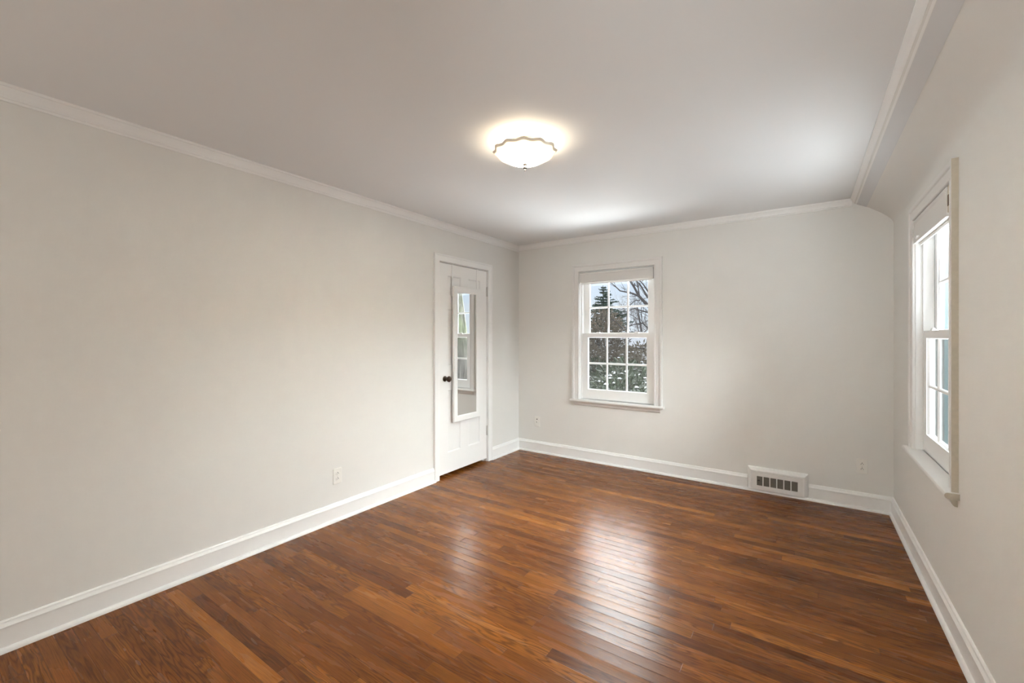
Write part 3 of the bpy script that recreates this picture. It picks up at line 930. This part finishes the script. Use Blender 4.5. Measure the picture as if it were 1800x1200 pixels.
# ------------------------------------------------------------------ outside the windows
GZ = -0.62
random.seed(7)
mb = MB()
nx, ny = 60, 50
vs = []; fs = []
for j in range(ny + 1):
    for i in range(nx + 1):
        x = -40 + 80 * i / nx; y = -10 + 80 * j / ny
        inside = (-1.2 < x < 3.8) and (-6 < y < 0.6)
        z = GZ + 0.10 * mnoise.noise(Vector((x * .25, y * .25, 0))) - max(0, y - 22) * 0.03
        vs.append((x, y, z))
for j in range(ny):
    for i in range(nx):
        a = j * (nx + 1) + i
        fs.append((a, a + 1, a + nx + 2, a + nx + 1))
mb.add(vs, fs)
structure(mb, 'ground', M['snow'], 'snow covered garden outside the windows', 'ground', recalc=False)


def pix(px, py, depth):
    a = math.atan(515 / 756.)
    f = Vector((-math.sin(a), math.cos(a), 0)); r_ = Vector((math.cos(a), math.sin(a), 0))
    return Vector((2.853, -4.331, 1.354)) + (f + r_ * ((px - 900) / 756) + Vector((0, 0, 1)) * ((591 - py) / 756)) * depth


def branch(mb, rng, p, d, length, r, lev, maxlev, droop=0.0, kids=4, seg=5):
    n = 5
    pts = [p.copy()]; rads = [r]
    q = p.copy(); dd = d.normalized()
    for i in range(1, n + 1):
        dd = (dd + Vector((rng.uniform(-1, 1), rng.uniform(-1, 1), rng.uniform(-1, 1))) * 0.16 + Vector((0, 0, -droop))).normalized()
        q = q + dd * (length / n)
        pts.append(q.copy()); rads.append(r * (1 - 0.72 * i / n))
    mb.tube(pts, rads, seg if lev == 0 else (4 if lev == 1 else 3))
    if lev >= maxlev: return
    for k in range(kids):
        t = rng.uniform(0.25, 1.0)
        i = min(n - 1, int(t * n))
        b = pts[i].lerp(pts[i + 1], t * n - i)
        ax = Vector((rng.uniform(-1, 1), rng.uniform(-1, 1), rng.uniform(-0.6, 1)))
        nd = ((pts[i + 1] - pts[i]).normalized() + ax.normalized() * 0.8).normalized()
        branch(mb, rng, b, nd, length * rng.uniform(0.4, 0.65), rads[i] * 0.55, lev + 1, maxlev, droop, kids, seg)


def bare_tree(name, base, h, r, label, seed, kids=5, lev=3, group=None):
    rng = random.Random(seed)
    t = root(name, base, label, 'tree', group)
    b = Vector(base)
    mb = MB()
    pts = [b + Vector((0, 0, -0.1)), b + Vector((0.02 * h * rng.uniform(-1, 1), 0, h * 0.25)), b + Vector((0.03 * h * rng.uniform(-1, 1), 0, h * 0.45)), b + Vector((0.04 * h * rng.uniform(-1, 1), 0, h * 0.8))]
    mb.tube(pts, [r, r * 0.8, r * 0.6, r * 0.2], 8)
    mb.build('trunk', M['bark'], t, recalc=False)
    mb = MB()
    for k in range(9):
        f = rng.uniform(0.28, 0.95)
        i = 0 if f < 0.3 else (1 if f < 0.55 else 2)
        p = pts[1].lerp(pts[3], (f - 0.28) / 0.67)
        a = k * 2.4 + rng.uniform(-.4, .4)
        d = Vector((math.cos(a), math.sin(a), rng.uniform(0.5, 1.3)))
        branch(mb, rng, p, d, h * rng.uniform(0.28, 0.42), r * 0.42 * (1.1 - f * .6), 0, lev, 0.0, kids, 4)
    mb.build('branches', M['twig'], t, recalc=False)
    return t


def leaf_cloud(mb, rng, c, rad, n, size, shell=0.55, zmin=None, up=0.0):
    for _ in range(n):
        while True:
            v = Vector((rng.uniform(-1, 1), rng.uniform(-1, 1), rng.uniform(-1, 1)))
            if shell < v.length < 1: break
        p = Vector((c[0] + v.x * rad[0], c[1] + v.y * rad[1], c[2] + v.z * rad[2]))
        if zmin is not None and p.z < zmin: continue
        d = (v.normalized() + Vector((rng.uniform(-1, 1), rng.uniform(-1, 1), rng.uniform(-1, 1) + up)) * 0.9).normalized()
        s = d.cross(Vector((rng.uniform(-1, 1), rng.uniform(-1, 1), rng.uniform(-1, 1))))
        if s.length < 1e-3: continue
        s.normalize()
        l = size * rng.uniform(0.7, 1.4); w = l * 0.22
        b = d.cross(s) * w * 0.35
        mb.add([p, p + d * l * .45 + s * w + b, p + d * l, p + d * l * .45 - s * w + b, p + d * l * .5 - b * .2], [(0, 1, 4), (1, 2, 4), (2, 3, 4), (3, 0, 4)])


def blob(mb, rng, c, r):
    """a small lump of snow"""
    vs = [(c[0], c[1], c[2] + r * .5)]; n = 7
    for k, (q, h) in enumerate(((0.6, .35), (1, 0.0))):
        for i in range(n):
            t = 2 * PI * i / n
            rr = r * q * rng.uniform(.75, 1.2)
            vs.append((c[0] + rr * math.cos(t), c[1] + rr * math.sin(t) * .8, c[2] + r * h - (0.1 * r if k else 0)))
    fs = [(0, 1 + i, 1 + (i + 1) % n) for i in range(n)] + [(1 + i, 1 + n + i, 1 + n + (i + 1) % n, 1 + (i + 1) % n) for i in range(n)]
    fs.append(tuple(range(n + 1, 2 * n + 1))[::-1])
    mb.add(vs, fs)


def shrub(name, base, rad, h, label, seed, leaves=1500, size=0.10, mat='leaf', snow=40, stems=14, group='shrubs outside the far window', snow_r=0.06):
    rng = random.Random(seed)
    t = root(name, base, label, 'shrub', group)
    b = Vector(base)
    mb = MB()
    for k in range(stems):
        a = rng.uniform(0, 2 * PI)
        e_ = b + Vector((math.cos(a) * rad * rng.uniform(.2, .95), math.sin(a) * rad * rng.uniform(.2, .95), h * rng.uniform(.55, 1)))
        branch(mb, rng, b + Vector((rng.uniform(-.1, .1), rng.uniform(-.1, .1), -0.05)), e_ - b, (e_ - b).length * .72, 0.02, 0, 2, 0, 4, 4)
    mb.build('stems', M['twig'], t, recalc=False)
    mb = MB()
    c = (b.x, b.y, b.z + h * 0.52)
    leaf_cloud(mb, rng, c, (rad, rad, h * 0.52), leaves, size, 0.25, b.z + 0.05)
    mb.build('foliage', M[mat], t, recalc=False, smooth=False)
    if snow:
        mb = MB()
        for _ in range(snow):
            a = rng.uniform(0, 2 * PI); q = math.sqrt(rng.uniform(0, 1))
            z = b.z + h * (0.55 + 0.45 * math.sqrt(max(0, 1 - q * q))) * rng.uniform(.45, 1.0)
            blob(mb, rng, (b.x + rad * q * math.cos(a), b.y + rad * q * math.sin(a), z), snow_r * rng.uniform(.6, 1.4))
        mb.build('snow_clumps', M['snow'], t, recalc=False)
    return t


def gpos(px, depth, z=GZ):
    p = pix(px, 591, depth)
    return (p.x, p.y, z)


# near evergreen shrubs right under the view
shrub('evergreen_shrub', gpos(1097, 7.3), 0.62, 1.50, 'dark evergreen shrub in the middle under the far window view', 11, 2300, 0.11, snow=150, snow_r=0.032)
shrub('evergreen_shrub', gpos(1148, 9.2), 0.72, 1.30, 'evergreen shrub at the right with snow among its lower leaves', 12, 2300, 0.11, snow=170, snow_r=0.036)
shrub('evergreen_shrub', gpos(1051, 9.9), 0.36, 1.40, 'slim leafy shrub at the left above open snow', 13, 800, 0.10, snow=50, stems=6, snow_r=0.03)
# brown brush behind them
shrub('brown_shrub', gpos(1138, 12.2), 1.0, 1.75, 'broad brown twiggy shrub behind the right evergreen', 21, 3200, 0.10, 'leaf_dull', 190, 26, snow_r=0.035)
shrub('brown_shrub', gpos(1060, 17.0), 1.0, 2.95, 'tall brown leafy thicket under the conifer', 22, 5600, 0.11, 'leaf_dull', 120, 30, snow_r=0.04)
shrub('brown_shrub', gpos(1090, 14.6), 0.72, 1.62, 'low brown brush between the thicket and the shed roof', 23, 1900, 0.10, 'leaf_dull', 100, 18, snow_r=0.035)
shrub('brown_shrub', gpos(1034, 13.6), 0.45, 1.72, 'brown brush at the left behind the slim shrub', 24, 1500, 0.10, 'leaf_dull', 80, 14, snow_r=0.035)

# conifer
def conifer(base, h, rad, label, seed):
    rng = random.Random(seed)
    t = root('conifer', base, label, 'tree')
    b = Vector(base)
    mb = MB(); mb.tube([b, b + Vector((0, 0, h * .5)), b + Vector((-0.08, 0, h * 0.99))], [0.16, 0.09, 0.015], 7)
    mb.build('trunk', M['bark'], t, recalc=False)
    mb = MB(); sn = MB()
    z = 0.1
    while z < 0.985:
        rr = rad * (1 - z) ** 0.85 + 0.06
        n = 13 if z < .8 else 8
        for k in range(n):
            if rng.random() < 0.14: continue
            a = rng.uniform(0, 2 * PI)
            ln = rr * rng.uniform(0.65, 1.12)
            o = b + Vector((0, 0, h * z))
            d = Vector((math.cos(a), math.sin(a), rng.uniform(0.05, 0.45)))
            e_ = o + Vector((d.x * ln, d.y * ln, d.z * ln * .5 - 0.1 * ln))
            m_ = o.lerp(e_, .55) + Vector((0, 0, -0.06 * ln))
            mb.tube([o, m_, e_], [0.02, 0.014, 0.006], 3)
            steps = max(5, int(ln / 0.045))
            for s in range(steps):
                u = 0.12 + 0.88 * s / steps
                p = o.lerp(m_, u / .55) if u < .55 else m_.lerp(e_, (u - .55) / .45)
                for _ in range(4):
                    v = Vector((d.x, d.y, 0)) * .6 + Vector((rng.uniform(-1, 1), rng.uniform(-1, 1), rng.uniform(-.9, .5)))
                    v.normalize(); l = rng.uniform(.10, .22) * (0.7 + 0.5 * (1 - z)) * (1.15 - .5 * u)
                    w = v.cross(Vector((rng.uniform(-1, 1), rng.uniform(-1, 1), rng.uniform(-1, 1))))
                    if w.length < 1e-3: continue
                    w = w.normalized() * 0.028
                    mb.add([p + w, p - w, p + v * l], [(0, 1, 2)])
            if rng.random() < .25:
                blob(sn, rng, tuple(m_.lerp(e_, rng.uniform(0, .8)) + Vector((0, 0, .02))), 0.06)
        z += 0.028
    mb.build('boughs', M['conifer'], t, recalc=False, smooth=False)
    sn.build('snow_clumps', M['snow'], t, recalc=False)
conifer(gpos(1062, 26.0, GZ - 0.1), 5.2, 2.9, 'dark green conifer rising against the sky left of centre', 5)

# garden shed with a snowy roof
c = pix(1104, 591, 19.0)
sh = root('garden_shed', (c.x, c.y, GZ), 'low garden shed with a snow covered roof', 'shed')
ang = math.atan(515 / 756.)
rx, ry = Vector((math.cos(ang), math.sin(ang), 0)), Vector((-math.sin(ang), math.cos(ang), 0))
sp_ = lambda a, d, z: tuple(Vector((c.x, c.y, 0)) + rx * a + ry * d + Vector((0, 0, z)))
mb = MB(sp_); mb.box((-0.95, 0, GZ - .2), (0.95, 2.0, 0.85)); mb.build('walls', M['siding'], sh)
mb = MB(sp_); mb.extr([(-0.15, 0.86), (1.0, 1.36), (2.15, 0.86), (2.15, 0.80), (1.0, 1.28), (-0.15, 0.78)], lambda d, z: (-1.1, d, z), lambda d, z: (1.1, d, z))
mb.build('roof', M['roof_edge'], sh)
mb = MB(sp_); mb.extr([(-0.17, 0.865), (1.0, 1.365), (2.17, 0.865), (2.16, 0.95), (1.0, 1.46), (-0.16, 0.94)], lambda d, z: (-1.12, d, z), lambda d, z: (1.12, d, z))
mb.build('roof_snow', M['snow'], sh)

# bare tree at the right of the far window's view: its limbs reach in from the right
bt = root('bare_tree', gpos(1192, 13.5), 'bare dark limbed tree reaching in at the right of the far window', 'tree', 'bare winter trees')
b0 = Vector(bt.location)
mb = MB()
fork = pix(1178, 585, 13.5)
mb.tube([b0 + Vector((0, 0, -.2)), b0.lerp(fork, .5) + Vector((.05, 0, 0)), fork, pix(1184, 480, 13.6), pix(1190, 380, 13.8)], [0.21, 0.18, 0.16, 0.11, 0.05], 8)
mb.build('trunk', M['bark'], bt, recalc=False)
mb = MB(); rng = random.Random(3)
limbs = [
    ([(1178, 585, 13.5), (1152, 552, 13.4), (1139, 537, 13.2), (1124, 521, 13.0), (1115, 505, 12.9), (1106, 491, 12.8), (1100, 476, 12.7)], [.10, .075, .068, .05, .042, .034, .025]),
    ([(1124, 521, 13.0), (1113, 516, 12.9), (1105, 514, 12.8), (1090, 511, 12.6), (1078, 500, 12.5), (1068, 492, 12.4)], [.04, .032, .028, .024, .015, .008]),
    ([(1139, 523, 13.2), (1131, 510, 13.1), (1125, 500, 13.0), (1118, 493, 13.0), (1112, 482, 12.9)], [.045, .035, .03, .024, .015]),
    ([(1160, 540, 13.3), (1139, 512, 13.2), (1131, 500, 13.1), (1122, 490, 13.0)], [.05, .03, .025, .018]),
    ([(1124, 521, 13.0), (1122, 507, 12.9), (1119, 494, 12.8), (1117, 480, 12.8)], [.03, .024, .018, .012]),
    ([(1162, 556, 13.4), (1139, 549, 13.2), (1128, 546, 13.1), (1116, 542, 13.0), (1104, 546, 13.0)], [.045, .03, .026, .018, .010]),
    ([(1170, 592, 13.4), (1139, 577, 13.2), (1130, 568, 13.1), (1120, 569, 13.0), (1107, 572, 13.0), (1098, 580, 13.0)], [.05, .03, .028, .024, .018, .010]),
    ([(1129, 569, 13.1), (1128, 556, 13.2), (1127, 545, 13.2), (1129, 535, 13.2)], [.02, .018, .014, .008]),
    ([(1125, 528, 13.0), (1116, 528, 13.0), (1108, 536, 13.0), (1102, 546, 13.0)], [.02, .016, .012, .006]),
    ([(1095, 578, 13.0), (1084, 567, 13.1), (1075, 560, 13.2)], [.022, .016, .01]),
]
for pl_, rd in limbs:
    P = [pix(*q) for q in pl_]
    rd = [q * 0.78 for q in rd]
    mb.tube(P, rd, 6)
    for k in range(int(len(P) * 1.7)):
        i = rng.randrange(0, len(P) - 1)
        p = P[i].lerp(P[i + 1], rng.random())
        dd = ((P[i + 1] - P[i]).normalized() + Vector((rng.uniform(-1, 1), rng.uniform(-1, 1), rng.uniform(-.5, 1.0))) * .9)
        branch(mb, rng, p, dd, rng.uniform(.3, .75), min(.010, rd[i] * .4), 1, 3, 0, 3, 3)
mb.build('limbs', M['bark'], bt, recalc=False)

for k, (px, dp, h, lb) in enumerate(((1125, 29, 5.5, 'grey bare tree far off behind the dark limbs'),
                                     (1104, 46, 6.2, 'grey bare tree far off in the middle of the view'),
                                     (1145, 37, 6.2, 'grey bare tree far off at the right edge of the view'),
                                     (1152, 23, 3.4, 'small grey bare tree beyond the shed'),
                                     (1080, 54, 6.4, 'grey bare tree just right of the conifer'))):
    bare_tree('bare_tree', gpos(px, dp, GZ - 0.3), h, 0.13, lb, 40 + k, 5, 3, 'bare winter trees')

# mossy trunk standing beside the house, seen in the mirror
mt = root('mossy_tree', (2.98, 2.06, GZ), 'thick mossy tree trunk close outside, seen only in the mirror', 'tree')
rng = random.Random(9)
mb = MB()
def trunk_mod(r, h, t, i):
    return r * (1 + 0.07 * math.sin(5 * t + h) + 0.05 * math.sin(9 * t - 2 * h)), h
mb.lathe([(0.50, GZ - .1), (0.40, GZ + .3), (0.335, 0.3), (0.315, 1.0), (0.29, 1.7), (0.27, 2.15), (0.25, 2.35), (0.10, 2.45), (0.0, 2.46)],
         lambda a, b, h: (2.98 + a + 0.05 * (h - .8), 2.06 + b - .03 * (h - .8), h), 30, trunk_mod)
mb.build('trunk', M['moss'], mt, recalc=False)
mb = MB()
for a, l_, r_ in ((0.5, 3.2, 0.17), (2.2, 2.6, 0.13), (4.4, 2.8, 0.14)):
    branch(mb, rng, Vector((3.05, 2.02, 2.2)), Vector((math.cos(a), math.sin(a), .95)), l_, r_, 0, 2, 0, 4, 8)
mb.build('branches', M['bark'], mt, recalc=False)

# teal shutter standing open beside the side window
st_ = root('window_shutter', (3.540, -0.70, 0.62), 'teal louvred shutter outside the right wall window', 'shutter')
sa = R(58)
sv = lambda a, d, z: (3.540 + a * math.sin(sa) - d * math.cos(sa), -0.70 + a * math.cos(sa) + d * math.sin(sa), z)
mb = MB(sv)
mb.box((0, 0, 0.62), (0.055, 0.034, 2.1)); mb.box((0.36, 0, 0.62), (0.415, 0.034, 2.1))
for z0_, z1_ in ((0.62, 0.71), (1.31, 1.38), (2.02, 2.1)):
    mb.box((0.055, 0, z0_), (0.36, 0.034, z1_))
fr = mb.build('shutter_frame', M['teal'], st_)
mb = MB(sv)
z = 0.72
while z < 2.01:
    if not 1.29 < z < 1.385:
        mb.extr([(0.004, z), (0.010, z - .004), (0.030, z + 0.026), (0.024, z + 0.030)], lambda d, zz: (0.055, d, zz), lambda d, zz: (0.36, d, zz))
    z += 0.036
mb.build('slats', M['teal'], st_)

for o in bpy.data.objects:
    if '_base' in o: del o['_base']
